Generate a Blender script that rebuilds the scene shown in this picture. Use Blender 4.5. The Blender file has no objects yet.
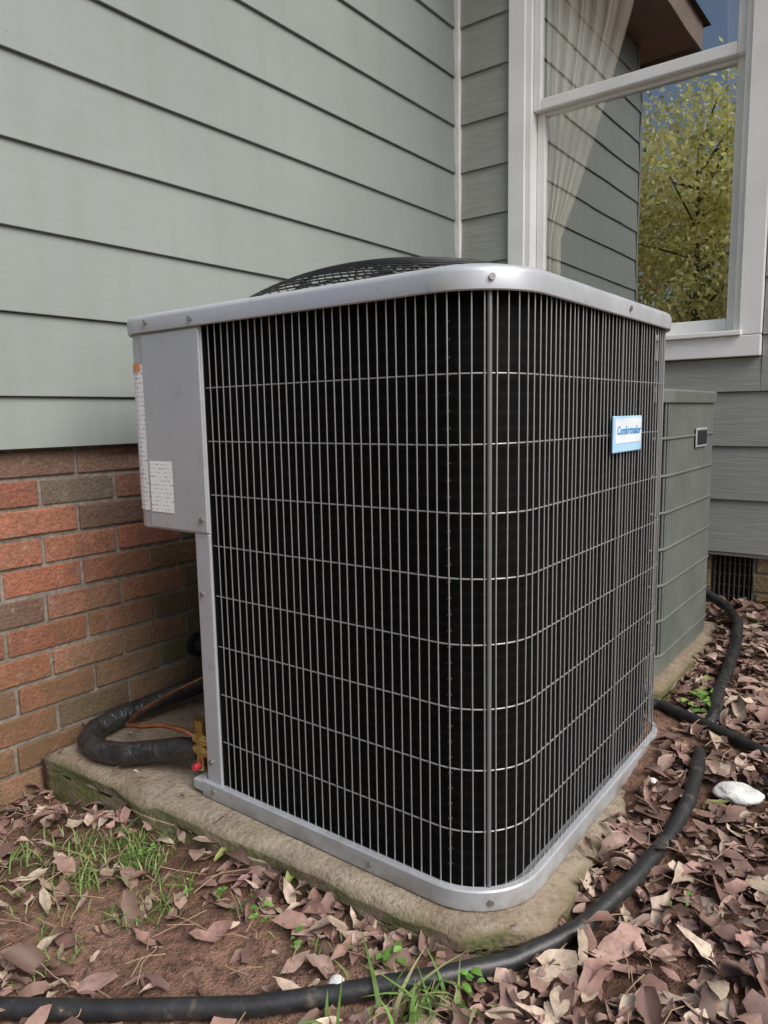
import bpy, bmesh, math, random
import numpy as np
from math import sin, cos, pi
from mathutils import Vector, Matrix, Quaternion
from mathutils import noise as mn
random.seed(7); rng=np.random.default_rng(11)
S=bpy.context.scene
COL=bpy.context.collection
S.view_settings.view_transform='Standard'; S.view_settings.look='None'; S.view_settings.exposure=0

# ---------------------------------------------------------------- helpers
def link(o,parent=None):
    COL.objects.link(o)
    if parent: o.parent=parent
    return o
def empty(name):
    o=bpy.data.objects.new(name,None); o.empty_display_size=.1; return link(o)
def mesh(name,v,f,mat=None,parent=None,smooth=False,col=None):
    me=bpy.data.meshes.new(name); me.from_pydata([tuple(map(float,a)) for a in v],[],[tuple(int(i) for i in a) for a in f]); me.update()
    if mat: me.materials.append(mat)
    if smooth: me.polygons.foreach_set('use_smooth',[True]*len(me.polygons))
    if col is not None:
        a=me.color_attributes.new('Col','FLOAT_COLOR','POINT')
        c=np.ones((len(v),4),dtype=np.float32); c[:,:3]=np.array(col); a.data.foreach_set('color',c.ravel())
    return link(bpy.data.objects.new(name,me),parent)
def bev(o,w,seg=2):
    m=o.modifiers.new('b','BEVEL'); m.width=w; m.segments=seg; m.limit_method='ANGLE'; m.angle_limit=math.radians(35); return o
BF=[(0,3,2,1),(4,5,6,7),(0,1,5,4),(1,2,6,5),(2,3,7,6),(3,0,4,7)]
def boxv(a,b):
    x0,y0,z0=a;x1,y1,z1=b
    return [(x0,y0,z0),(x1,y0,z0),(x1,y1,z0),(x0,y1,z0),(x0,y0,z1),(x1,y0,z1),(x1,y1,z1),(x0,y1,z1)]
def box(name,a,b,mat,parent=None,bevel=.002):
    o=mesh(name,boxv(a,b),BF,mat,parent)
    if bevel: bev(o,bevel)
    return o
def curve(name,paths,r,mat,parent=None,kind='POLY',res=3,cyc=False,rad=None):
    c=bpy.data.curves.new(name,'CURVE'); c.dimensions='3D'; c.bevel_depth=r; c.bevel_resolution=res; c.resolution_u=8; c.use_fill_caps=True
    for p in paths:
        s=c.splines.new(kind)
        if kind=='NURBS': s.order_u=4; s.use_endpoint_u=True
        s.points.add(len(p)-1)
        for i,q in enumerate(p):
            s.points[i].co=(*q,1)
            if rad: s.points[i].radius=rad[i]
        s.use_cyclic_u=cyc
    c.materials.append(mat)
    return link(bpy.data.objects.new(name,c),parent)

class M:
    def __init__(s,name,rough=.6,metal=0,spec=.5):
        s.m=bpy.data.materials.new(name); s.m.use_nodes=True; s.nt=s.m.node_tree; s.N=s.nt.nodes
        s.b=s.N['Principled BSDF']; s.b.inputs['Roughness'].default_value=rough; s.b.inputs['Metallic'].default_value=metal
        s.b.inputs['Specular IOR Level'].default_value=spec
        s.tc=s.N.new('ShaderNodeTexCoord'); s.co=s.tc.outputs['Object']
    def l(s,a,b): s.nt.links.new(a,b)
    def mp(s,scale):
        n=s.N.new('ShaderNodeMapping'); n.inputs['Scale'].default_value=scale; s.l(s.co,n.inputs[0]); return n.outputs[0]
    def noise(s,sc,det=4,ro=.6,vec=None,dist=0):
        n=s.N.new('ShaderNodeTexNoise'); n.inputs['Scale'].default_value=sc; n.inputs['Detail'].default_value=min(det,4); n.inputs['Roughness'].default_value=ro
        n.inputs['Distortion'].default_value=dist
        s.l(vec or s.co,n.inputs['Vector']); return n.outputs['Fac']
    def ramp(s,f,stops):
        n=s.N.new('ShaderNodeValToRGB'); e=n.color_ramp.elements
        while len(e)<len(stops): e.new(.5)
        for i,(p,c) in enumerate(stops):
            e[i].position=p; c=c if not isinstance(c,(int,float)) else (c,c,c); e[i].color=(*c,1)
        s.l(f,n.inputs[0]); return n.outputs[0]
    def mix(s,f,a,b,t='MIX'):
        n=s.N.new('ShaderNodeMix'); n.data_type='RGBA'; n.blend_type=t
        for k,(inp,v) in enumerate(((n.inputs[0],f),(n.inputs[6],a),(n.inputs[7],b))):
            if isinstance(v,(int,float)): inp.default_value=v if k==0 else (v,v,v,1)
            elif isinstance(v,tuple): inp.default_value=(*v,1)
            else: s.l(v,inp)
        return n.outputs[2]
    def math(s,op,a,b=0.):
        n=s.N.new('ShaderNodeMath'); n.operation=op
        for inp,v in ((n.inputs[0],a),(n.inputs[1],b)):
            if isinstance(v,(int,float)): inp.default_value=v
            else: s.l(v,inp)
        return n.outputs[0]
    def sep(s):
        n=s.N.new('ShaderNodeSeparateXYZ'); s.l(s.co,n.inputs[0]); return n.outputs
    def attr(s,name='Col'):
        n=s.N.new('ShaderNodeAttribute'); n.attribute_name=name; return n.outputs['Color']
    def color(s,c):
        if isinstance(c,tuple): s.b.inputs['Base Color'].default_value=(*c,1)
        else: s.l(c,s.b.inputs['Base Color'])
        return s
    def bump(s,h,st=.3,d=.01):
        n=s.N.new('ShaderNodeBump'); n.inputs['Strength'].default_value=st; n.inputs['Distance'].default_value=d; s.l(h,n.inputs['Height']); s.l(n.outputs[0],s.b.inputs['Normal']); return s
    def rough(s,f): s.l(f,s.b.inputs['Roughness']); return s

def simple(name,c,rough=.5,metal=0,var=.15,sc=8,spec=.5,bump=0):
    m=M(name,rough,metal,spec); n=m.noise(sc,3)
    d=tuple(x*(1-var) for x in c); u=tuple(min(1,x*(1+var)) for x in c)
    m.color(m.ramp(n,[(.3,d),(.7,u)]))
    if bump: m.bump(m.noise(sc*10,3),bump,.003)
    return m.m

# ---------------------------------------------------------------- materials
def siding_mat(name,c,grain,axis):
    m=M(name,.52,0,.4)
    st=(7,1,72) if axis=='x' else (1,5,50)
    g=m.noise(1.0,3,.65,m.mp(st),.6)
    big=m.noise(1.3,3,.6)
    streak=m.noise(1.0,3,.6,m.mp((9,9,.8)))
    spots=m.noise(70,2,.6)
    base=m.ramp(big,[(.3,tuple(x*.92 for x in c)),(.7,tuple(x*1.06 for x in c))])
    base=m.mix(m.math('MULTIPLY',m.ramp(g,[(.35,1.),(.6,0.)]),grain*.35),base,tuple(x*.6 for x in c))
    base=m.mix(m.ramp(streak,[(.5,0.),(.8,.30)]),base,tuple(x*.7 for x in (c[0]*1.05,c[1],c[2]*.9)))
    base=m.mix(m.ramp(spots,[(.68,0.),(.76,.30)]),base,tuple(x*.5 for x in c))
    m.color(base); m.bump(g,.5*max(grain,.2),.004)
    return m.m
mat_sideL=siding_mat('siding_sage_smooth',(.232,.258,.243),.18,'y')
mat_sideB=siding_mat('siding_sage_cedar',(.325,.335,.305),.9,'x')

m=M('brick',.85,0,.25)
a=m.attr(); n1=m.noise(14,4,.7); n2=m.noise(120,3,.7); n3=m.noise(2.2,3,.6)
c=m.mix(m.ramp(n1,[(.38,0.),(.72,.65)]),a,(.14,.085,.06))
c=m.mix(m.ramp(n2,[(.35,.45),(.6,0.)]),c,(.06,.04,.03))
c=m.mix(m.ramp(m.noise(33,3,.6),[(.60,0.),(.75,.4)]),c,(.40,.33,.27))
zz=m.sep()[2]
moss=m.math('MULTIPLY',m.ramp(n3,[(.36,0.),(.58,1.)]),m.ramp(zz,[(.0,.7),(.55,.05)]))
c=m.mix(moss,c,(.125,.115,.055)); m.color(c)
m.bump(m.math('ADD',n2,m.math('MULTIPLY',n1,1.5)),.9,.005); mat_brick=m.m
m=M('mortar',.95,0,.1); n=m.noise(60,4,.7); c=m.ramp(n,[(.3,(.14,.12,.10)),(.7,(.31,.28,.24))])
c=m.mix(m.ramp(m.noise(3,3),[(.45,0.),(.65,.6)]),c,(.09,.085,.05)); m.color(c).bump(n,.8,.004); mat_mortar=m.m

m=M('white_paint',.42,0,.5); n=m.noise(5,4,.7); c=m.ramp(n,[(.3,(.76,.76,.735)),(.6,(.86,.86,.84))])
c=m.mix(m.ramp(m.noise(40,4,.75),[(.62,0.),(.78,.35)]),c,(.35,.32,.26)); m.color(c); mat_white=m.m
m=M('trim_cream',.6,0,.4); n=m.noise(8,4,.7); m.color(m.ramp(n,[(.3,(.62,.61,.57)),(.7,(.82,.81,.78))])); mat_trim=m.m
mat_soffit=simple('soffit_brown',(.25,.19,.15),.7)
mat_shingle=simple('roof_shingle',(.10,.085,.075),.9,sc=30,var=.4)

m=M('painted_steel',.34,.25,.5); n=m.noise(3,4,.6)
c=m.ramp(n,[(.3,(.40,.415,.44)),(.7,(.48,.495,.52))])
c=m.mix(m.ramp(m.noise(22,4,.75),[(.56,0.),(.8,.5)]),c,(.24,.235,.215))
zz=m.sep()[2]; c=m.mix(m.math('MULTIPLY',m.ramp(zz,[(.0,.6),(.045,.0)]),m.ramp(m.noise(16,4,.7),[(.4,0.),(.6,1.)])),c,(.17,.13,.09)); m.color(c)
m.rough(m.ramp(m.noise(12,3),[(.3,.25),(.7,.46)])); mat_steel=m.m
m=M('wire_coated',.33,.4,.5); m.color((.34,.345,.35)); mat_wire=m.m
m=M('post_coated',.4,.2,.5); m.color((.17,.17,.175)); mat_post=m.m
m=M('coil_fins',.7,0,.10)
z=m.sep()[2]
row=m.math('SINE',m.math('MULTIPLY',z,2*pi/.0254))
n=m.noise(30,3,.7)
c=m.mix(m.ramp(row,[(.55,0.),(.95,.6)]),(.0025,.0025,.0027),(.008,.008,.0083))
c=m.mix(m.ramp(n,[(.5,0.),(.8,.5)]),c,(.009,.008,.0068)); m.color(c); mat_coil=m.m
mat_black=simple('black_plastic',(.012,.012,.013),.45)
m=M('rubber_hose',.42,0,.5); n=m.noise(25,4,.7); c=m.ramp(n,[(.35,(.016,.016,.017)),(.58,(.028,.028,.028)),(.8,(.14,.11,.09))]); m.color(c).bump(m.noise(60,3),.35,.003); mat_hose=m.m
m=M('pipe_insulation_tape',.36,0,.6); n=m.noise(22,4,.65,None,1.5); m.color(m.ramp(n,[(.35,(.012,.012,.013)),(.75,(.045,.045,.045))])).bump(n,.8,.010); mat_ins=m.m
m=M('copper',.35,1.); m.color(m.ramp(m.noise(30),[(.3,(.50,.22,.13)),(.7,(.78,.42,.27))])); mat_copper=m.m
m=M('brass',.35,1.); m.color(m.ramp(m.noise(30),[(.3,(.45,.30,.10)),(.7,(.78,.60,.25))])); mat_brass=m.m
mat_red=simple('red_cap',(.45,.03,.06),.4)
m=M('concrete',.92,0,.2); n=m.noise(6,4,.7); n2=m.noise(90,4,.7); n3=m.noise(9,4,.65); n4=m.noise(2.1,3,.6)
c=m.ramp(n,[(.3,(.18,.145,.105)),(.5,(.34,.285,.215)),(.72,(.50,.43,.345))])
c=m.mix(m.ramp(n4,[(.44,.0),(.64,.6)]),c,(.19,.13,.085))
c=m.mix(m.ramp(n2,[(.3,.6),(.5,0.)]),c,(.09,.07,.05))
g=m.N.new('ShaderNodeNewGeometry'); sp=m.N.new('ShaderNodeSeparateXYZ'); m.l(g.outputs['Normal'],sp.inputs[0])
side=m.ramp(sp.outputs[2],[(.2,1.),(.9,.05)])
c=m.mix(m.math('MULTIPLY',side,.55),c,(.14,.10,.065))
c=m.mix(m.math('MULTIPLY',side,m.ramp(n3,[(.40,0.),(.56,.8)])),c,(.10,.115,.035)); m.color(c).bump(m.math('ADD',n2,m.math('MULTIPLY',n,2)),.9,.007); mat_conc=m.m
m=M('soil',.97,0,.15); n=m.noise(3.2,4,.7); n2=m.noise(55,4,.75)
c=m.ramp(n,[(.3,(.11,.06,.04)),(.5,(.22,.125,.088)),(.72,(.34,.21,.155))])
c=m.mix(m.ramp(n2,[(.3,.8),(.55,0.)]),c,(.05,.03,.022)); m.color(c).bump(m.math('ADD',n2,n),1.,.02); mat_soil=m.m
m=M('dead_leaf',.60,0,.4); a=m.attr(); n=m.noise(70,3,.7); c=m.mix(m.ramp(n,[(.38,0.),(.7,.55)]),a,(.11,.062,.047)); m.color(c)
mat_leaf=m.m
def foliage(name,tr=.4):
    m=M(name,.55,0,.3); m.color(m.attr())
    t=m.N.new('ShaderNodeBsdfTranslucent'); m.l(m.attr(),t.inputs[0]); mx=m.N.new('ShaderNodeMixShader'); mx.inputs[0].default_value=tr
    m.l(m.b.outputs[0],mx.inputs[1]); m.l(t.outputs[0],mx.inputs[2]); m.l(mx.outputs[0],m.N['Material Output'].inputs[0]); return m.m
mat_fol=foliage('foliage',.5); mat_grass=foliage('grass_blade',.3)
m=M('bark',.95,0,.1); n=m.noise(1.,4,.7,m.mp((14,14,2))); m.color(m.ramp(n,[(.3,(.05,.035,.025)),(.7,(.17,.125,.09))])); mat_bark=m.m
mat_rock=simple('white_rock',(.66,.65,.62),.85,sc=30,var=.2,bump=.6)
m=M('old_green_paint',.5,0,.4); n=m.noise(8,4,.7); m.color(m.ramp(n,[(.3,(.112,.126,.110)),(.7,(.160,.174,.155))])); mat_old=m.m
m=M('window_glass',.02); N=m.N
tr=N.new('ShaderNodeBsdfTransparent'); tr.inputs[0].default_value=(1,1,1,1)
gl=N.new('ShaderNodeBsdfGlossy'); gl.inputs['Roughness'].default_value=.0; gl.inputs[0].default_value=(1,1,.98,1)
bm=N.new('ShaderNodeBump'); bm.inputs['Strength'].default_value=.05; bm.inputs['Distance'].default_value=.01; m.l(m.noise(2.5,2),bm.inputs['Height']); m.l(bm.outputs[0],gl.inputs['Normal'])
mx=N.new('ShaderNodeMixShader'); mx.inputs[0].default_value=.42; m.l(tr.outputs[0],mx.inputs[1]); m.l(gl.outputs[0],mx.inputs[2]); m.l(mx.outputs[0],N['Material Output'].inputs[0]); mat_glass=m.m
mat_curtain=foliage('curtain_fabric',.15)

# ---------------------------------------------------------------- ground
def gh(x,y):
    b=np.interp(y,[-3,-2.1,-1.9,-1.2,-.95,-.5,0,4],[-.075,-.078,-.070,-.022,.005,.055,.075,.09])
    b=b-np.where((x<.35)&(y<-1.5),.025,0)*np.clip((.35-x)*5,0,1)
    b=b+.024*np.clip((x-.9)*4,0,1)*np.clip((y+2.3)*4,0,1)
    n=.010*np.sin(x*5.1+1.3*np.sin(y*4.2))+.008*np.sin(y*7.3+x*3.1)+.004*np.sin(x*17+y*11)+.003*np.sin(x*31-y*23)
    return b+n*.8
near=np.arange(-.3,3.4,.025); xs=np.concatenate([-np.geomspace(90,.35,22),near,np.geomspace(3.5,90,22)])
neary=np.arange(-3.4,.3,.025); ys=np.concatenate([-np.geomspace(90,3.5,22),neary,np.geomspace(.35,90,22)])
X,Y=np.meshgrid(xs,ys); Z=gh(X,Y); nx=len(xs); ny=len(ys)
jit=rng.normal(0,.0025,Z.shape); Z=Z+np.where((np.abs(X-1.5)<2)&(np.abs(Y+1.6)<2),jit,0)
v=np.stack([X.ravel(),Y.ravel(),Z.ravel()],1)
idx=np.arange(nx*ny).reshape(ny,nx)
f=np.stack([idx[:-1,:-1].ravel(),idx[:-1,1:].ravel(),idx[1:,1:].ravel(),idx[1:,:-1].ravel()],1)
mesh('ground',v,f,mat_soil,None,True)

# ---------------------------------------------------------------- house
house=empty('brick_house')
LE=-2.2
SOF=3.12
lines=[.290+.188*k for k in range(0,16)]
PF=[(0,1,2,3),(7,6,5,4),(0,4,5,1),(1,5,6,2),(2,6,7,3),(3,7,4,0)]
V=[];F=[]
def add(vs,fs):
    o=len(V); V.extend(vs); F.extend([tuple(i+o for i in q) for q in fs])
zl=[.735]+[z for z in lines if z>.8]
for i in range(len(zl)-1):
    vs=[]
    for k,y in enumerate((LE,-.034)):
        w=random.uniform(-.0012,.0012)
        vs+= [(.020,y,zl[i]-.005+w),(.010,y,zl[i+1]-.006),(0,y,zl[i+1]-.006),(0,y,zl[i]-.005+w)]
    add(vs,PF)
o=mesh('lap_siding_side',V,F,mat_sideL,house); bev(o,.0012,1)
WX0,WX1,WZ0,WZ1=.262,1.205,.968,2.92
V=[];F=[]
def lapb(z0,z1,xa,xb):
    vs=[]
    for x in (xa,xb): vs+=[(x,-.019,z0),(x,-.010,z1),(x,0,z1),(x,0,z0)]
    add(vs,PF)
XS=.036
for i in range(len(lines)-1):
    a,b=lines[i]-.004,lines[i+1]-.005
    if b<WZ0: lapb(a,b,XS,3.1); lapb(a,b,3.104,6)
    elif a<WZ0:
        lapb(a,b,XS,WX0-.003); lapb(a,b,WX1+.003,6); lapb(a,WZ0-.003,WX0-.003,WX1+.003)
    else: lapb(a,b,XS,WX0-.003); lapb(a,b,WX1+.003,6)
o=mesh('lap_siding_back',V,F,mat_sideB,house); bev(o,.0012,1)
mat_sh=simple('sheathing',(.05,.05,.045),.9)
box('wall_core_side',(-.12,LE+.01,.735),(-.002,.15,SOF),mat_sh,house,0)
box('wall_core_back_left',(0,.002,.30),(WX0+.02,.12,SOF),mat_sh,house,0)
box('wall_core_back_right',(WX1-.02,.002,.30),(6,.12,SOF),mat_sh,house,0)
box('wall_core_back_low',(WX0+.02,.002,.30),(WX1-.02,.12,1.0),mat_sh,house,0)
box('wall_core_back_top',(WX0+.02,.002,WZ1+.01),(WX1-.02,.12,SOF),mat_sh,house,0)
box('corner_trim',(.0005,-.033,.29),(.035,-.001,SOF),mat_trim,house,.002)
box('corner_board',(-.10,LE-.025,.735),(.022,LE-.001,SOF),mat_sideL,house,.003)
V=[];F=[]
for i in range(len(zl)-1):
    vs=[]
    for x in (-4,-.102): vs+=[(x,LE-.019,zl[i]-.004),(x,LE-.010,zl[i+1]-.005),(x,LE,zl[i+1]-.005),(x,LE,zl[i]-.004)]
    add(vs,PF)
mesh('lap_siding_end',V,F,mat_sideL,house)
def brick_wall(name,axis,start,end,z0,z1):
    V=[];F=[];C=[]
    L=.203;Hb=.0605;g=.0095;cr=.07
    z=z1; r=0
    while z>z0:
        zb=z-Hb-g*.5; zt=z-g*.5
        u=start-(L/2 if r%2 else 0)+random.uniform(-.006,.006)
        while u<end:
            LL=L*random.uniform(.97,1.02)
            a=max(u+g/2,start); b=min(u+LL-g/2,end)
            if b-a>.02:
                pr=random.uniform(-.0025,.0025); dz=random.uniform(-.0016,.0016)
                if axis=='y': vs=boxv((-.09,a,zb+dz),(-.006+pr,b,zt+dz))
                else: vs=boxv((a,LE+.006-pr,zb+dz),(b,LE+.09,zt+dz))
                o=len(V); V+=vs; F+=[tuple(i+o for i in q) for q in BF]
                base=random.choice([(.37,.135,.082),(.40,.16,.098),(.31,.115,.073),(.28,.13,.092),(.21,.125,.092),(.41,.19,.13)])
                if r==1 and axis=='y' and random.random()<.4: base=(.19,.155,.115)
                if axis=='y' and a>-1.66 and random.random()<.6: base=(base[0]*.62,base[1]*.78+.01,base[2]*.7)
                k=random.uniform(.78,1.15); C+=[tuple(q*k for q in base)]*8
            u+=LL
        z-=cr; r+=1
    o=mesh(name,V,F,mat_brick,house,False,C); bev(o,.003,2); return o
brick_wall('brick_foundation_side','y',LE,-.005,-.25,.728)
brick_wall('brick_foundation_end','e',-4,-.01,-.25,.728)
box('mortar_side',(-.10,LE+.012,-.3),(-.0115,-.0,.734),mat_mortar,house,0)
VX0,VX1,VZ0,VZ1=1.075,1.205,.09,.27
def back_bricks():
    V=[];F=[];C=[]
    L=.203;g=.0095
    z=.285;r=0
    while z>-.1:
        zb=z-.0605-g/2; zt=z-g/2
        u=.0-(L/2 if r%2 else 0)
        while u<6:
            segs=[(max(u+g/2,0),u+L-g/2)]
            if zt>VZ0 and zb<VZ1:
                ns=[]
                for a,b in segs:
                    if b<VX0 or a>VX1: ns.append((a,b))
                    else:
                        if a<VX0-.01: ns.append((a,VX0-.006))
                        if b>VX1+.01: ns.append((VX1+.006,b))
                segs=ns
            for a,b in segs:
                if b-a<.015: continue
                vs=boxv((a,.004+random.uniform(-.0015,.0015),zb),(b,.09,zt)); o=len(V); V.extend(vs); F.extend([tuple(i+o for i in q) for q in BF])
                base=random.choice([(.40,.28,.15),(.35,.23,.13),(.44,.31,.18),(.31,.23,.12)]); C.extend([base]*8)
            u+=L
        z-=.07; r+=1
    bev(mesh('brick_foundation_back',V,F,mat_brick,house,False,C),.003,2)
back_bricks()
box('mortar_back_left',(0,.010,-.2),(VX0-.004,.10,.30),mat_mortar,house,0)
box('mortar_back_right',(VX1+.004,.010,-.2),(6,.10,.30),mat_mortar,house,0)
box('mortar_back_below_vent',(VX0-.004,.0102,-.2),(VX1+.004,.0998,VZ0-.003),mat_mortar,house,0)
box('mortar_back_above_vent',(VX0-.004,.0102,VZ1+.003),(VX1+.004,.0998,.2995),mat_mortar,house,0)
box('vent_back',(VX0,.05,VZ0),(VX1,.06,VZ1),mat_black,house,0)
mv=simple('vent_metal',(.06,.05,.04),.6)
curve('vent_grille',[[(VX0+.008+i*.0165,.016,VZ0+.004),(VX0+.008+i*.0165,.016,VZ1-.004)] for i in range(8)]+[[(VX0+.002,.02,VZ0+.03+j*.04),(VX1-.002,.02,VZ0+.03+j*.04)] for j in range(4)],.003,mv,house,res=1)
box('siding_skirt',(.036,-.013,.272),(6,.001,.2845),mat_sideB,house,.002)
box('soffit_side',(-4.2,-2.50,SOF+.002),(.30,.0,SOF+.02),mat_soffit,house,0)
box('fascia_side',(.301,-2.52,SOF-.02),(.325,0,SOF+.17),mat_soffit,house,.003)
box('fascia_end',(-4.2,-2.525,SOF-.02),(.30,-2.502,SOF+.17),mat_soffit,house,.003)
mesh('roof_side',[(.36,-2.58,SOF+.15),(.36,.3,SOF+.15),(-2,.3,4.5),(-2,-2.58,4.5),(-4.4,-2.58,SOF+.15),(-4.4,.3,SOF+.15)],[(0,1,2,3),(3,2,5,4),(0,3,4)],mat_shingle,house)
box('sky_block_soffit',(.33,-.30,SOF+.0215),(6.5,.3,SOF+.04),mat_soffit,house,0)  # unseen eave over the back wall, added to block sky light
box('sky_block_fascia',(.33,-.325,SOF),(6.5,-.3005,SOF+.17),mat_soffit,house,.003)  # edge of the added sky-blocking eave, out of view
mesh('sky_block_roof',[(.0,-.36,SOF+.17),(6.6,-.36,SOF+.17),(6.6,4,5.2),(.0,4,5.2)],[(0,1,2,3)],mat_shingle,house)  # out-of-view roof sheet, added with the eave to darken the wall

def wbox(n,a,b,m_=mat_white,bv=.003): return box('window_'+n,a,b,m_,house,bv)
cw=.070
wbox('casing_left',(WX0,-.034,WZ0+.072),(WX0+cw,.02,WZ1))
wbox('casing_right',(WX1-cw,-.034,WZ0+.072),(WX1,.02,WZ1))
wbox('casing_bottom',(WX0,-.036,WZ0),(WX1,.02,WZ0+.070))
wbox('sill',(WX0+cw-.01,-.050,WZ0+.0705),(WX1-cw+.01,.09,WZ0+.088))
wbox('casing_top',(WX0-.02,-.040,WZ1+.001),(WX1+.02,.02,WZ1+.1))
ix0,ix1=WX0+cw+.001,WX1-cw-.001
wbox('jamb_left',(ix0-.001,-.022,WZ0+.0885),(ix0+.022,.10,WZ1-.001))
wbox('jamb_right',(ix1-.018,-.022,WZ0+.0885),(ix1+.001,.10,WZ1-.001))
sx0,sx1=ix0+.023,ix1-.019
def sash(n,z0,z1,y0,y1,bot,top,st):
    wbox(n+'_stile_left',(sx0,y0,z0),(sx0+st,y1,z1),mat_white,.004)
    wbox(n+'_stile_right',(sx1-st,y0,z0),(sx1,y1,z1),mat_white,.004)
    wbox(n+'_rail_bottom',(sx0+st,y0+.002,z0),(sx1-st,y1-.002,z0+bot),mat_white,.004)
    wbox(n+'_rail_top',(sx0+st,y0+.002,z1-top),(sx1-st,y1-.002,z1),mat_white,.004)
    ym=(y0+y1)/2
    mesh('window_'+n+'_glass',[(sx0+st-.002,ym,z0+bot-.002),(sx1-st+.002,ym,z0+bot-.002),(sx1-st+.002,ym,z1-top+.002),(sx0+st-.002,ym,z1-top+.002)],[(0,1,2,3)],mat_glass,house)
sash('lower_sash',WZ0+.089,1.975,.032,.062,.05,.03,.034)
sash('upper_sash',1.955,WZ1-.002,-.004,.026,.042,.05,.030)
rm=simple('room_wall',(.16,.14,.12),.9)
box('room_back_wall',(-.4,2.4,.2),(3.3,2.45,3.1),rm,house,0)
box('room_left_wall',(-.20,.149,.3),(-.115,2.41,3.02),rm,house,0)
box('room_right_wall',(3.0,.119,.3),(3.04,2.41,3.02),rm,house,0)
box('room_floor',(-.3,.119,.36),(3.1,2.41,.40),rm,house,0)
box('room_ceiling',(-.3,.119,3.005),(3.1,2.41,3.03),rm,house,0)
def curtain(name,xl,fn,mirror=1):
    V=[];F=[];nu=110;nv=40
    for j in range(nv+1):
        z=1.0+1.95*j/nv
        wdt=fn(z)
        for i in range(nu+1):
            t=i/nu
            V.append((xl+mirror*wdt*t,.096+.016*sin(t*40+.6*sin(z*2))*(.5+.5*wdt)+.006*sin(t*97+z),z))
    for j in range(nv):
        for i in range(nu):
            a=j*(nu+1)+i; F.append((a,a+1,a+nu+2,a+nu+1))
    mesh(name,V,F,mat_curtain,house,True,[(.92,.85,.73)]*len(V))
curtain('curtain_panel_a',.365,lambda z: .065+.28*max(0,min(1,(z-1.50)/.80))**.85)
curtain('curtain_panel_b',1.10,lambda z:.045+.05*max(0,min(1,(z-1.6)/1.)),-1)

# ---------------------------------------------------------------- concrete pads
def pad(name,x0,x1,y0,y1,z0,z1,skew=0,rc=0):
    bmx=bmesh.new(); bmesh.ops.create_cube(bmx,size=1)
    for q in bmx.verts: q.co=Vector((x0+(q.co.x+.5)*(x1-x0),y0+(q.co.y+.5)*(y1-y0),z0+(q.co.z+.5)*(z1-z0)))
    bmesh.ops.subdivide_edges(bmx,edges=bmx.edges[:],cuts=36,use_grid_fill=True)
    cx=(x0+x1)/2;cy=(y0+y1)/2
    for q in bmx.verts:
        n=mn.noise(q.co*6)*.014+mn.noise(q.co*19)*.008+mn.noise(q.co*50)*.003
        ex=min(q.co.x-x0,x1-q.co.x,q.co.y-y0,y1-q.co.y)
        if ex<.04:
            d=Vector((q.co.x-cx,q.co.y-cy,0)).normalized()
            k=(1-ex/.04); q.co+=d*n*k*1.2
            if q.co.z>z1-.03: q.co.z-=.010*k*k+abs(n)*k*.8
        else:
            if q.co.z>z1-.01: q.co.z+=-abs(n)*.12
        tx=(q.co.x-x0)/(x1-x0); ty=(y1-q.co.y)/(y1-y0)
        q.co.y+=skew*tx*ty
        if rc:
            dx=x1-q.co.x; dy=q.co.y-(y0+skew); s=dx+dy
            if s<rc:
                m_=(rc-s)/2; q.co.x-=m_; q.co.y+=m_
    me=bpy.data.meshes.new(name); bmx.to_mesh(me); bmx.free(); me.materials.append(mat_conc)
    me.polygons.foreach_set('use_smooth',[True]*len(me.polygons))
    return link(bpy.data.objects.new(name,me))
pad('concrete_pad',.008,1.248,-1.958,-.985,-.20,-.001,.070,.09)
pad('concrete_pad.001',.10,1.180,-.96,-.24,-.20,.095)

# ---------------------------------------------------------------- condenser
ac=empty('air_conditioner_condenser')
UX0,UX1,UY0,UY1=.287,1.201,-1.853,-.985
EX=.556
def rrect(off=0,r=(.075,.12,.12,.12),n=10,box_=(UX0,UX1,UY0,UY1)):
    x0,x1,y0,y1=box_; x0-=off;x1+=off;y0-=off;y1+=off
    pts=[]
    cs=[(x0,y0,180,r[0]),(x1,y0,270,r[1]),(x1,y1,0,r[2]),(x0,y1,90,r[3])]
    for (cx,cy,a0,rr) in cs:
        rr=max(.005,rr+off)
        ox=cx+rr if cx==x0 else cx-rr; oy=cy+rr if cy==y0 else cy-rr
        for i in range(n+1):
            a=math.radians(a0+90*i/n); pts.append((ox+rr*cos(a),oy+rr*sin(a)))
    return pts
def loft(name,rings,mat,parent,cap0=False,cap1=False,closed=True,smooth=False):
    n=len(rings[0]);V=[p for r in rings for p in r];F=[]
    for j in range(len(rings)-1):
        for i in range(n if closed else n-1):
            k=(i+1)%n; F.append((j*n+i,j*n+k,(j+1)*n+k,(j+1)*n+i))
    if cap0: F.append(tuple(reversed(range(n))))
    if cap1: F.append(tuple((len(rings)-1)*n+i for i in range(n)))
    o=mesh(name,V,F,mat,parent,smooth)
    if smooth:
        try: o.data.set_sharp_from_angle(angle=math.radians(30))
        except Exception: pass
    return o
PZ=.036; RZ=.966
def cut(off):
    pts=rrect(off)
    return [(EX-.055,UY0-off)]+pts[11:]+[(UX0-off,-1.50)]
def ring(pts,z): return [(x,y,z) for x,y in pts]
loft('base_pan',[ring(cut(-.004),0),ring(cut(.007),.001),ring(cut(.008),.006),ring(cut(.008),PZ-.003),ring(cut(.006),PZ),ring(cut(-.004),PZ),ring(cut(-.006),.018)],mat_steel,ac,True,True,True,True)
def openpath(off):
    pts=rrect(off,n=16)
    return [(EX+.001,UY0-off)]+pts[17:]+[(UX0-off,-1.55)]
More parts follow.
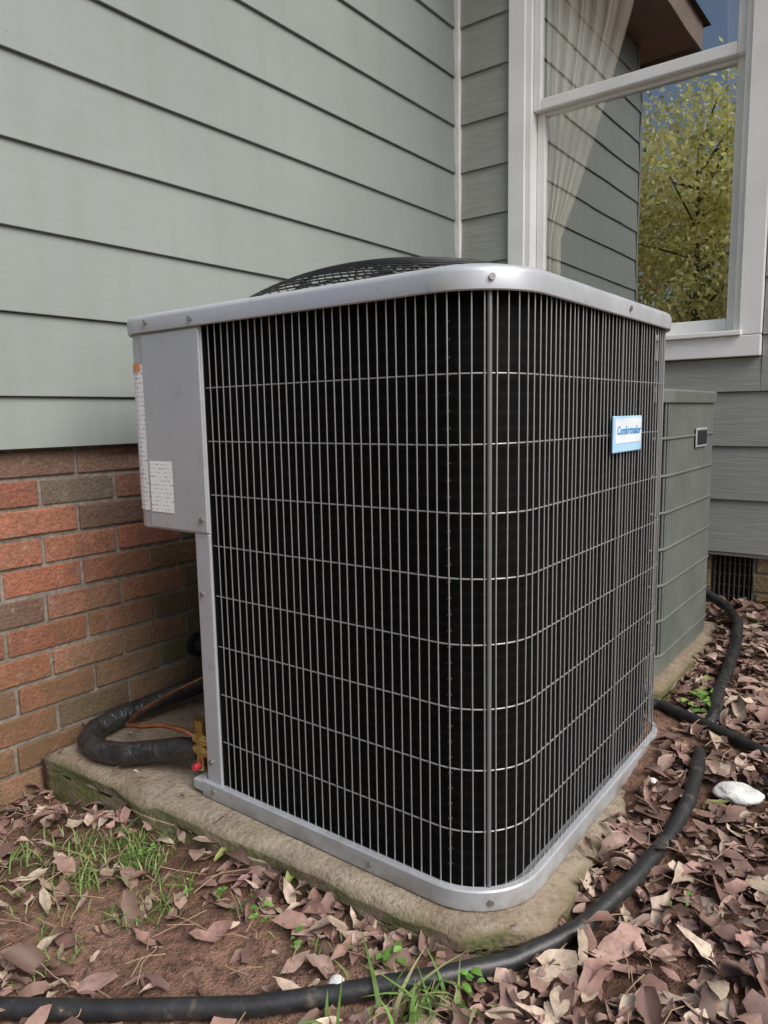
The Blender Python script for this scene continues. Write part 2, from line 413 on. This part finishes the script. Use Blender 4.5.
def resample(pts,step):
    P=[np.array(p) for p in pts]; seg=[np.linalg.norm(P[i+1]-P[i]) for i in range(len(P)-1)]; T=sum(seg); out=[];i=0;acc=0
    n=int(T/step)
    for k in range(n+1):
        d=k*T/n
        while i<len(seg)-1 and acc+seg[i]<d: acc+=seg[i]; i+=1
        t=(d-acc)/seg[i]; out.append(tuple(P[i]*(1-t)+P[i+1]*t))
    return out
vp=resample(openpath(-.004),.0182)
wires=[]
for x,y in vp[1:-1]:
    j=[random.uniform(-.0010,.0010) for _ in range(3)]
    wires.append([(x+j[0],y,PZ-.01),(x+j[1],y+j[1]*.5,.5),(x+j[2],y,RZ+.004)])
curve('grille_vertical_wires',wires,.0012,mat_wire,ac,res=1)
hz=[.849-.1028*k for k in range(8)]
hp=openpath(-.0065)
curve('grille_horizontal_wires',[[(x,y,z+.0012*sin(x*9+y*7+z*20)) for x,y in hp] for z in hz],.0014,mat_wire,ac,res=1)
def post(name,x,y,r=.0042): curve(name,[[(x,y,PZ-.01),(x,y,RZ+.004)]],r,mat_post,ac)
ang=math.radians(313); cxx,cyy=UX1-.12,UY0+.12
post('corner_post',cxx+.116*cos(ang),cyy+.116*sin(ang),.0036)
post('rear_post',UX1-.004,-1.36,.003); post('rear_post_b',UX1-.03,-1.03)
cp=openpath(-.022)
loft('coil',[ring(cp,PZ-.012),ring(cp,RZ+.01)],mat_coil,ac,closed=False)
mat_dark_sheet=simple('dark_sheet',(.006,.006,.006),.8,spec=.1)
box('opening_dark_sheet',(EX+.0008,UY0+.004,PZ+.001),(EX+.003,-1.60,RZ-.001),mat_dark_sheet,ac,0)  # added black sheet over the lit box side, for a dark interior
cb=[]
for k in range(34):
    z=.06+k*.0262; cb.append([(1.095,UY0+.0190,z),(1.101,UY0+.0195,z+.003)])
curve('coil_tube_ends',cb,.0022,simple('tube_end',(.035,.034,.032),.6,0,spec=.2),ac,res=1)
o2=rrect(.009);o3=rrect(.002);o4=rrect(-.030)
cxm,cym=(UX0+UX1)/2,(UY0+UY1)/2; Rf=.375
def circ(R):
    out=[]
    for x,y in o4:
        a=math.atan2(y-cym,x-cxm); out.append((cxm+R*cos(a),cym+R*sin(a)))
    return out
loft('top_cover',[ring(rrect(-.004),RZ+.004),ring(rrect(.006),RZ),ring(rrect(.008),RZ+.002),ring(o2,RZ+.026),ring(rrect(.0065),RZ+.032),ring(o3,RZ+.036),ring(o4,RZ+.044),ring(circ(Rf),RZ+.052),ring(circ(Rf-.008),RZ+.042),ring(circ(Rf-.010),RZ-.10)],mat_steel,ac,smooth=True)
dome=lambda r:RZ+.056+.086*(1-(r/Rf)**2.6)
rings=[]
for k in range(1,23):
    r=Rf*k/22.; rings.append([(cxm+r*cos(t),cym+r*sin(t),dome(r)) for t in np.linspace(0,2*pi,64,endpoint=False)])
curve('fan_guard_rings',rings,.0016,mat_black,ac,cyc=True,res=1)
rad=[]
for k in range(20):
    a=2*pi*k/20; rad.append([(cxm+r*cos(a+.35*(r/Rf)),cym+r*sin(a+.35*(r/Rf)),dome(r)-.003) for r in np.linspace(.04,Rf+.004,12)])
curve('fan_guard_spokes',rad,.0020,mat_black,ac,res=1)
bpy.ops.mesh.primitive_cylinder_add(radius=.075,depth=.16,location=(cxm,cym,RZ-.06)); o=bpy.context.object; o.name='fan_motor'; o.data.materials.append(mat_black); o.parent=ac
V=[];F=[]
for k in range(4):
    a0=k*pi/2
    o=len(V)
    for r in (.07,.2,.35):
        for s_,zz_ in ((-.35,.03),(.35,-.03)): V.append((cxm+r*cos(a0+s_),cym+r*sin(a0+s_),RZ-.08+zz_))
    F+=[(o,o+1,o+3,o+2),(o+2,o+3,o+5,o+4)]
mesh('fan_blades',V,F,mat_black,ac)
BZ=.562
bx=[(UX0+.001,-1.56)]+rrect(.0)[0:11]+[(EX,UY0),(EX,-1.56)]
o=loft('control_box',[ring(bx,BZ),ring(bx,RZ+.003)],mat_steel,ac,True,True); bev(o,.003,2)
box('control_panel_plate',(.372,UY0-.0045,BZ+.004),(EX-.0015,UY0+.004,RZ-.003),mat_steel,ac,.0025)
box('service_post',(EX-.046,UY0-.001,PZ-.002),(EX-.001,UY0+.03,BZ+.002),mat_steel,ac,.003)
mesh('valve_plate',[(EX-.041,UY0+.028,PZ),(.40,-1.60,PZ),(.40,-1.60,BZ),(EX-.041,UY0+.028,BZ)],[(0,1,2,3)],mat_steel,ac)
box('pan_bracket',(EX-.09,UY0-.006,.006),(EX-.045,UY0+.03,.030),mat_steel,ac,.004)
mat_screw=simple('screw_steel',(.34,.33,.31),.35,.8)
def screwn(x,y,z,a):
    bpy.ops.mesh.primitive_cylinder_add(vertices=10,radius=.0050,depth=.006,location=(x,y,z),rotation=(pi/2,0,a+pi/2)); o=bpy.context.object; o.name='screw'; o.data.materials.append(mat_screw); o.parent=ac
ca,sa=cos(ang),sin(ang)
screwn(cxx+.129*ca,cyy+.129*sa,RZ+.018,ang); screwn(cxx+.129*ca,cyy+.129*sa,.017,ang)
fr=math.radians(270)
for x,y,z in ((EX-.016,UY0-.006,BZ+.03),(EX-.016,UY0-.01,RZ+.015),(.40,UY0-.01,RZ+.02),(EX-.03,UY0-.003,.44),(EX-.03,UY0-.003,.08),(EX-.02,UY0-.009,.02),(.95,UY0-.009,.017)): screwn(x,y,z,fr)
screwn(UX1+.009,-1.36,RZ+.018,0)
def label_mat(name,sx,sz):
    m=M(name,.5,0,.4); z=m.sep()
    rows=m.math('SINE',m.math('MULTIPLY',z[2],sz))
    n=m.N.new('ShaderNodeTexNoise'); n.inputs['Scale'].default_value=1; n.inputs['Detail'].default_value=2; m.l(m.mp((sx,sx,sz*.16)),n.inputs['Vector'])
    t=m.math('MULTIPLY',m.ramp(rows,[(.5,0.),(.75,1.)]),m.ramp(n.outputs['Fac'],[(.50,0.),(.56,1.)]))
    m.color(m.mix(t,(.88,.88,.89),(.40,.41,.46))); return m.m
ml=label_mat('label_print',160,2*pi/.0095); ml2=label_mat('label_print_small',200,2*pi/.0085)
arc=rrect(.0016,n=10)[1:11]+[(.372,UY0-.0016)]
loft('warning_label',[ring(arc,.60),ring(arc,.905)],ml,ac,closed=False)
mo=simple('label_orange',(.75,.25,.08),.5); arc2=rrect(.0022,n=10)[1:11]
loft('warning_label_header',[ring(arc2,.890),ring(arc2,.907)],mo,ac,closed=False)
mesh('rating_label',[(.380,UY0-.0056,.600),(.456,UY0-.0056,.600),(.456,UY0-.0056,.706),(.380,UY0-.0056,.706)],[(0,1,2,3)],ml2,ac)
mw=simple('badge_white',(.74,.79,.84),.35); mb=simple('badge_blue',(.05,.27,.55),.35); mlb=simple('badge_pale_blue',(.38,.62,.82),.35)
box('badge',(UX1+.001,-1.425,.712),(UX1+.006,-1.262,.782),mlb,ac,.003)
box('badge_face',(UX1+.0055,-1.418,.730),(UX1+.0068,-1.269,.777),mw,ac,0)
tx=bpy.data.curves.new('badge_text','FONT'); tx.body='Comfortmaker'; tx.size=.0225; tx.extrude=.0003; tx.align_x='CENTER'; tx.shear=.3; tx.materials.append(mb); tx.offset=.0004
o=bpy.data.objects.new('badge_text',tx); link(o,ac); o.rotation_euler=(pi/2,0,pi/2); o.location=(UX1+.0071,-1.3435,.747)

# ---------------------------------------------------------------- second condenser
ac2=empty('air_conditioner_condenser.001')
b2=(.33,1.145,-.915,-.335)
def rr2(off,n=8): return rrect(off,(.07,.07,.07,.07),n,b2)
z0,z1=.096,.845
loft('base',[ring(rr2(.0),z0),ring(rr2(.004),z0+.05)],mat_old,ac2,True,True)
loft('core',[ring(rr2(-.012),z0+.04),ring(rr2(-.012),z1-.02)],simple('old_core',(.03,.033,.028),.8),ac2)
pts=rr2(0,10); pts.append(pts[0])
curve('louver_slats',[[(x,y,z0+.05),(x,y,z1-.03)] for x,y in resample(pts,.0140)],.0040,mat_old,ac2,res=1)
for k in range(8):
    z=z0+.05+k*(z1-z0-.08)/7
    curve('louver_rib',[[(x,y,z) for x,y in rr2(.0025,10)]],.0045,mat_old,ac2,cyc=True,res=1)
loft('top',[ring(rr2(0),z1-.035),ring(rr2(.010),z1-.034),ring(rr2(.012),z1-.006),ring(rr2(.004),z1),ring(rr2(-.1),z1+.006)],mat_old,ac2,True,True)
box('nameplate',(b2[1]+.006,-.61,.685),(b2[1]+.010,-.49,.740),mat_steel,ac2,.003)
box('nameplate_face',(b2[1]+.0095,-.602,.692),(b2[1]+.0112,-.498,.733),mat_black,ac2,0)

# ---------------------------------------------------------------- pipes
ls=empty('refrigerant_line_set')
def wob(p,a=.004): return [(x+random.uniform(-a,a),y+random.uniform(-a,a),z+random.uniform(-a,a)) for x,y,z in p]
insp=[(.44,-1.815,.070),(.38,-1.822,.056),(.31,-1.848,.040),(.25,-1.880,.030),(.18,-1.898,.028),(.11,-1.890,.028),(.070,-1.848,.030),(.060,-1.78,.034),(.066,-1.68,.040),(.080,-1.58,.048),(.105,-1.45,.058),(.14,-1.30,.07),(.16,-1.05,.08),(.14,-.8,.14)]
curve('insulated_suction_line',[wob(insp,.002)],.0255,mat_ins,ls,'NURBS',6,rad=[.92,1.0,.97,1.04,.97,1.04,1.0,1.03,.98,1.04,1,1,1,1])
cop=[(.465,-1.830,.104),(.40,-1.828,.108),(.32,-1.825,.098),(.25,-1.835,.080),(.185,-1.83,.064),(.140,-1.77,.064),(.135,-1.66,.080),(.15,-1.5,.10),(.25,-1.3,.11)]
curve('copper_liquid_line',[cop],.0055,mat_copper,ls,'NURBS',4)
curve('copper_stub',[[(.43,-1.816,.072),(.49,-1.815,.074)]],.011,mat_copper,ls)
curve('service_valve_body',[[(.462,-1.828,.036),(.462,-1.828,.135)],[(.445,-1.828,.104),(.50,-1.828,.104)],[(.44,-1.826,.076),(.49,-1.826,.076)]],.0115,mat_brass,ls,res=4)
curve('service_valve_nut',[[(.462,-1.828,.128),(.462,-1.828,.150)]],.015,mat_brass,ls,res=1)
curve('valve_cap',[[(.468,-1.840,.050),(.468,-1.857,.050)]],.0075,mat_red,ls,res=4)
curve('wall_penetration',[[(-.02,-1.47,.135),(.045,-1.46,.135)]],.026,mat_ins,ls,res=6)
curve('wall_penetration_ring',[[(-.005,-1.47,.135),(.012,-1.468,.135)]],.034,mat_black,ls,res=6)
def G(x,y,dz=0): return (x,y,float(gh(np.array(x),np.array(y)))+dz)
h1=[(-.35,-3.0),(.30,-2.56),(.628,-2.347),(.758,-2.264),(.938,-2.134),(1.02,-2.066),(1.094,-2.005),(1.155,-1.950),(1.225,-1.860),(1.285,-1.74),(1.322,-1.585),(1.340,-1.460),(1.345,-1.345),(1.335,-1.240),(1.315,-1.135),(1.295,-1.08)]
curve('drain_hose',[[G(x,y,.017+.004*sin(i*2.1)) for i,(x,y) in enumerate(h1[:-1])]+[G(*h1[-1],-.02)]],.0145,mat_hose,None,'NURBS',6)
h2=[(1.08,-.99),(1.175,-.955),(1.284,-.995),(1.36,-1.03),(1.444,-1.075),(1.6,-1.12),(1.9,-1.1),(2.4,-.9)]
curve('drain_hose.001',[[G(x,y,.016) for x,y in h2]],.0125,mat_hose,None,'NURBS',6)
h3=[(.95,-.14,.15),(1.10,-.16,.16),(1.17,-.20,.13)]+[G(1.235,-.33,.04),G(1.262,-.492,.025),G(1.275,-.65,.022),G(1.285,-.845,.020),G(1.305,-.95,.018),G(1.29,-1.02,-.01)]
curve('insulated_line_old_unit',[wob(h3,.003)],.016,mat_ins,ls,'NURBS',6)
segs=[]
for h in (h1,h2,[p[:2] for p in h3]):
    for i in range(len(h)-1): segs.append((np.array(h[i]),np.array(h[i+1])))
SA=np.array([s[0] for s in segs]);SD=np.array([s[1]-s[0] for s in segs]);SL=(SD**2).sum(1)
def dhose(x,y):
    p=np.array((x,y)); t=np.clip(((p-SA)*SD).sum(1)/SL,0,1); e=p-SA-SD*t[:,None]
    return math.sqrt((e**2).sum(1).min())

# ---------------------------------------------------------------- rocks
ROCKS=[(1.420,-1.262,.046,.36),(1.03,-2.045,.019,.6),(1.262,-1.30,.011,.6)]
def rock(name,x,y,s,fl=.45):
    bmx=bmesh.new(); bmesh.ops.create_icosphere(bmx,subdivisions=4,radius=1)
    for q in bmx.verts:
        n=mn.noise(q.co*1.1+Vector((x*7,y*3,0)))*.22+mn.noise(q.co*4)*.08; q.co*=1+n
        q.co=Vector((q.co.x*s,q.co.y*s*.75,q.co.z*s*fl))
    me=bpy.data.meshes.new(name); bmx.to_mesh(me); bmx.free(); me.materials.append(mat_rock)
    me.polygons.foreach_set('use_smooth',[True]*len(me.polygons))
    o=bpy.data.objects.new(name,me); link(o); o.location=G(x,y,s*fl*.55+.010); o.rotation_euler=(0,0,.5+x*2)
rock('white_rock',*ROCKS[0]); rock('white_rock.001',*ROCKS[1]); rock('white_rock.002',*ROCKS[2])

# ---------------------------------------------------------------- leaf litter
pal=np.array([(.42,.27,.22),(.33,.20,.16),(.49,.34,.275),(.26,.155,.12),(.55,.42,.33),(.37,.22,.185),(.18,.10,.08),(.44,.29,.24),(.62,.50,.38),(.29,.165,.135),(.21,.13,.10)])
def leaves(n_try,size,tilt=.30):
    V=[];F=[];C=[]
    ns=6
    ts=np.linspace(0,1,ns)
    for _ in range(n_try):
        if random.random()<.86:
            x=random.uniform(.0,2.0); y=random.uniform(-2.5,.0)
        else:
            x=random.uniform(.0,3.4); y=random.uniform(-3.4,.0)
        inpad=(x<1.240 and -1.945+.055*x<y<-.99)
        inpad2=(.10<x<1.17 and -.96<y<-.24)
        if inpad or inpad2:
            if random.random()>(.06 if x<1.2 else .25): continue
            if inpad and UX0-.02<x<UX1+.022 and UY0-.03<y<UY1+.02 : continue
            if inpad2 and b2[0]-.02<x<b2[1]+.02 and b2[2]-.02<y<b2[3]+.02: continue
        if abs(x-1.0)<1.7 and dhose(x,y)<.021 and random.random()<.90: continue
        if any(math.hypot(x-rx,y-ry)<rs+.018 for rx,ry,rs,_f in ROCKS): continue
        d=math.hypot((x-.56)/.48,(y+2.12)/.17)
        if d<1 and random.random()<.72: continue
        if y<-1.93 and x<1.15 and random.random()<.25: continue
        if mn.noise(Vector((x*3.2,y*3.2,3)))>.22 and random.random()<.5: continue
        zg=(0. if inpad else .095) if (inpad or inpad2) else float(gh(np.array(x),np.array(y)))
        L=random.uniform(*size)*random.choice([.35,.5,.7,.9,1,1,1.35]); W_=L*random.uniform(.28,.6)
        if inpad: L*=.7; W_*=.7
        lob=.34 if random.random()<.4 else 0
        fold=random.uniform(-.2,1.1); curl=random.uniform(-2.2,2.2)*random.random(); tw=random.uniform(-1.3,1.3)
        q=Quaternion((1,0,0),random.gauss(0,tilt))@Quaternion((0,1,0),random.gauss(0,tilt*.9))@Quaternion((0,0,1),random.uniform(0,2*pi))
        base=pal[random.randrange(len(pal))]*random.uniform(.55,1.15)
        if random.random()<.012: base=np.array((.25,.28,.08))
        o=len(V); z=zg+random.uniform(.001,.016)
        ph=random.uniform(0,6); rp=[]; asym=random.uniform(.7,1.3); brk=random.uniform(.55,1) if random.random()<.3 else 1
        for t in ts:
            w=W_*(math.sin(pi*min(1,(t*brk)**.8*.98+.02))**.8)*(1+lob*math.sin(t*19+ph))
            ax=(t-.5)*2*L; cz=curl*((t-.5)**2)*L*1.4
            for sgn in (-1,0,1):
                ww=w*sgn*(asym if sgn>0 else 1); ta=tw*(t-.5)
                rp.append(q@Vector((ax+random.uniform(-.16,.16)*L*abs(sgn),ww*cos(fold*.8)*cos(ta)+.2*L*(t-.5)**2,abs(ww)*sin(fold*.8)+cz+ww*sin(ta)+random.uniform(-.0016,.0016))))
        up=max(0,-min(p.z for p in rp)*.75)
        for p in rp: V.append((p.x+x,p.y+y,p.z+z+up))
        kk=random.uniform(.75,1.)
        C+=[tuple(base*(random.uniform(.85,1.08) if i%3!=1 else kk)) for i in range(len(rp))]
        for i in range(ns-1):
            a=o+i*3; F+=[(a,a+1,a+4,a+3),(a+1,a+2,a+5,a+4)]
    return V,F,C
V,F,C=leaves(20000,(.014,.032))
mesh('leaf_litter',V,F,mat_leaf,None,True,C)
tw=[]
for _ in range(1100):
    x=random.uniform(0,2.0);y=random.uniform(-2.5,-.0)
    if x<1.25 and -1.95<y<-.25: continue
    a=random.uniform(0,2*pi); L=random.uniform(.02,.10)
    g0=G(x,y,random.uniform(.008,.026))
    tw.append([g0,(x+L*.5*cos(a)+random.uniform(-.008,.008),y+L*.5*sin(a)+random.uniform(-.005,.005),g0[2]+.004),(x+L*cos(a),y+L*sin(a),g0[2]+random.uniform(-.004,.008))])
curve('fallen_twigs',tw,.0009,simple('twig',(.32,.21,.14),.9),None,res=1)

# ---------------------------------------------------------------- grass and weeds
def grass(name,spots,hgt=(.03,.08),wd=.0016):
    V=[];F=[];C=[]
    for (cx,cy,rad_,n) in spots:
        for _ in range(n):
            a=random.uniform(0,2*pi); r=rad_*random.random()**.7
            x=cx+r*cos(a);y=cy+r*sin(a)
            if x<1.25 and -1.965+.05*x<y<-.98: continue
            z=float(gh(np.array(x),np.array(y)))
            h=random.uniform(*hgt); d=random.uniform(0,2*pi); lean=random.uniform(.3,1.5)*h; w=wd*random.uniform(.7,1.6)
            px,py=-sin(d)*w,cos(d)*w
            c=np.array(random.choice([(.12,.21,.05),(.17,.29,.07),(.22,.34,.10),(.36,.37,.18)]))*random.uniform(.8,1.2)
            o=len(V)
            for k in range(5):
                t=k/4; ww=(1-t**2)
                X_=x+cos(d)*lean*t*t; Y_=y+sin(d)*lean*t*t; Z_=z+h*(t-.35*t*t)
                V.append((X_-px*ww,Y_-py*ww,Z_)); V.append((X_+px*ww,Y_+py*ww,Z_)); C+=[tuple(c)]*2
            for k in range(4): F.append((o+2*k,o+2*k+1,o+2*k+3,o+2*k+2))
    return mesh(name,V,F,mat_grass,None,True,C)
grass('grass',[(.50,-2.01,.06,150),(.40,-2.03,.07,140),(.62,-2.08,.07,80),(.36,-2.13,.10,90),(.55,-2.22,.11,70),(.80,-2.0,.06,14),(1.0,-1.98,.08,16),(.2,-2.1,.12,40),(.47,-2.12,.05,60)],(.018,.055),.0013)
grass('grass.001',[(1.145,-2.03,.045,28),(1.20,-1.98,.03,12),(1.09,-2.10,.05,12)],(.045,.095),.0028)
def weed(name,spots):
    V=[];F=[];C=[]
    for (cx,cy,n,s) in spots:
        for k in range(n):
            a=random.uniform(0,2*pi); r=random.uniform(.1,1)*s*1.5
            x=cx+r*cos(a);y=cy+r*sin(a);z=float(gh(np.array(x),np.array(y)))+random.uniform(.016,.035)
            L=s*random.uniform(.5,1.1);W_=L*.36;d=random.uniform(0,2*pi);tl=random.uniform(-.3,.5)
            c=np.array(random.choice([(.12,.25,.05),(.17,.34,.07),(.24,.42,.11)]))*random.uniform(.8,1.2)
            o=len(V)
            for t in np.linspace(0,1,5):
                w=W_*sin(pi*min(1,t*.97+.02))
                for sg in (-1,0,1):
                    lx=t*L; ly=sg*w; V.append((x+cos(d)*lx-sin(d)*ly,y+sin(d)*lx+cos(d)*ly,z+lx*tl*(1-t)+abs(sg)*w*.35)); C.append(tuple(c*(1.1 if sg==0 else 1)))
            for i in range(4):
                b=o+i*3;F+=[(b,b+1,b+4,b+3),(b+1,b+2,b+5,b+4)]
    mesh(name,V,F,mat_grass,None,True,C)
weed('weed_plant',[(1.265,-.90,14,.032),(1.25,-.84,8,.025),(.82,-2.0,7,.016),(.92,-2.0,7,.016),(.72,-2.0,7,.015),(1.08,-1.97,10,.018),(1.19,-1.94,8,.020),(1.40,-1.62,4,.015),(1.31,-2.02,6,.016),(1.52,-1.4,4,.015),(.50,-2.0,9,.014),(.66,-2.02,6,.014)])

# ---------------------------------------------------------------- trees across the yard (seen reflected in the window)
def tree_mesh(name,h,seed,pal_,nleaf=9000,crown0=.12):
    r=random.Random(seed); V=[];F=[];C=[]
    def cone(p0,p1,r0,r1,n=7):
        p0=Vector(p0);p1=Vector(p1);d=(p1-p0).normalized(); u=d.orthogonal().normalized(); w=d.cross(u); o=len(V)
        for p,rr in ((p0,r0),(p1,r1)):
            for i in range(n):
                a=2*pi*i/n; V.append(tuple(p+u*rr*cos(a)+w*rr*sin(a))); C.append((.1,.07,.05))
        for i in range(n): F.append((o+i,o+(i+1)%n,o+n+(i+1)%n,o+n+i))
    cone((0,0,-.2),(.1,.05,h*.5),.13,.08); cone((.1,.05,h*.5),(.0,.1,h*.95),.08,.015)
    cl=[]
    for k in range(18):
        z=h*(crown0+.1+.75*k/18); a=r.uniform(0,2*pi); L=h*.26*(1-.5*abs(k/18-.4))*r.uniform(.6,1.2)
        e=(L*cos(a),L*sin(a),z+L*.4); cone((.05,.05,z),e,.035,.01,5); cl.append(e)
        cl.append((e[0]*.6+r.uniform(-.4,.4),e[1]*.6+r.uniform(-.4,.4),e[2]+r.uniform(-.3,.5)))
    for _ in range(16):
        a=r.uniform(0,2*pi); cl.append((h*.2*cos(a)*r.random(),h*.2*sin(a),h*r.uniform(crown0,.98)))
    nt=len(F)
    cc_=[r.randrange(len(pal_)) for _ in cl]
    for _ in range(nleaf):
        ci=r.randrange(len(cl)); c=cl[ci]; R=h*.115
        p=Vector((r.gauss(0,1),r.gauss(0,1),r.gauss(0,.7)))*R*.62+Vector(c)
        if p.z<.2: continue
        s=r.uniform(.04,.09); q=Quaternion((r.gauss(0,1),r.gauss(0,1),r.gauss(0,1),r.gauss(0,1))).normalized()
        o=len(V)
        col=np.array(pal_[cc_[ci]])*r.uniform(.6,1.3)
        for a in ((-s,0,0),(0,-s*.6,0),(s,0,0),(0,s*.6,0)): V.append(tuple(p+q@Vector(a))); C.append(tuple(np.minimum(col,.95)))
        F.append((o,o+1,o+2,o+3))
    me=bpy.data.meshes.new(name); me.from_pydata(V,[],F); me.materials.append(mat_bark); me.materials.append(mat_fol)
    mi=np.ones(len(F),dtype=np.int32); mi[:nt]=0; me.polygons.foreach_set('material_index',mi)
    at=me.color_attributes.new('Col','FLOAT_COLOR','POINT'); cc=np.ones((len(V),4),dtype=np.float32); cc[:,:3]=np.array(C); at.data.foreach_set('color',cc.ravel())
    return me
yel=[(.95,.90,.36),(.95,.90,.50),(.95,.84,.34),(.50,.55,.20),(.70,.72,.30)]
grn=[(.22,.28,.10),(.45,.46,.16),(.70,.66,.26),(.75,.50,.34)]
tA=tree_mesh('tree_yellow',7.2,3,yel,11000); tB=tree_mesh('tree_green',8.0,5,grn,10000,.05)
def tree(me,x,y,s,rz):
    o=bpy.data.objects.new('deciduous_tree',me); link(o); o.location=(x,y,-.1); o.scale=(s,s,s); o.rotation_euler=(0,0,rz)
for i,(x,y,s,k) in enumerate([(-2.2,-12.5,.88,0),(-.2,-13.5,.85,0),(1.5,-12,.8,0),(-4.6,-14,.9,1),(-3.3,-16,.85,0),(-1.1,-17,.9,0),(4.5,-15,1.1,1)]):
    tree((tA,tB)[k],x,y,s,i*1.3+.6)
V=[];F=[];C=[]
for _ in range(10000):
    x=random.uniform(-9,6); y=random.gauss(-11.8,.5)+.4*sin(x); hmax=1.9+.5*sin(x*1.7)+.3*sin(x*4.1); z=hmax*random.random()**.8
    s=random.uniform(.05,.11); q=Quaternion((random.gauss(0,1),random.gauss(0,1),random.gauss(0,1),random.gauss(0,1))).normalized(); o=len(V)
    col=np.array(random.choice([(.16,.22,.08),(.24,.28,.10),(.50,.26,.20),(.32,.34,.14)]))*random.uniform(.6,1.3)
    for a in ((-s,0,0),(0,-s*.6,0),(s,0,0),(0,s*.6,0)): V.append(tuple(Vector((x,y,z))+q@Vector(a))); C.append(tuple(col))
    F.append((o,o+1,o+2,o+3))
mesh('shrub_row',V,F,mat_fol,None,False,C)

# ---------------------------------------------------------------- light
w=bpy.data.worlds.new('World'); S.world=w; w.use_nodes=True; nt=w.node_tree
sky=nt.nodes.new('ShaderNodeTexSky'); sky.sky_type='NISHITA'; sky.sun_disc=False
el=math.radians(46); az=math.radians(98)
sky.sun_elevation=el; sky.sun_rotation=az; sky.dust_density=3.; sky.air_density=1.0; sky.ozone_density=1.
nt.links.new(sky.outputs[0],nt.nodes['Background'].inputs[0]); nt.nodes['Background'].inputs[1].default_value=.15
L=bpy.data.lights.new('sun','SUN'); L.energy=3.8; L.angle=math.radians(45); L.color=(1,.985,.955)
lo=bpy.data.objects.new('sun',L); link(lo)
d=Vector((sin(az)*cos(el),cos(az)*cos(el),sin(el))); lo.rotation_euler=d.to_track_quat('Z','Y').to_euler()

# ---------------------------------------------------------------- camera
yaw,pit,ro=.6482,.1336,-.0181
Fv=Vector((-sin(yaw)*cos(pit),cos(yaw)*cos(pit),-sin(pit))); R=Vector((cos(yaw),sin(yaw),0)); U=R.cross(Fv)
R2=R*cos(ro)+U*sin(ro); U2=U*cos(ro)-R*sin(ro)
cam=bpy.data.cameras.new('camera'); cam.sensor_fit='VERTICAL'; cam.sensor_height=24; cam.lens=721.4/1024*24; cam.clip_start=.02; cam.clip_end=400
co=bpy.data.objects.new('camera',cam); link(co)
mt=Matrix((R2,U2,-Fv)).transposed().to_4x4(); mt.translation=Vector((1.6807,-2.7669,.7919)); co.matrix_world=mt
S.camera=co
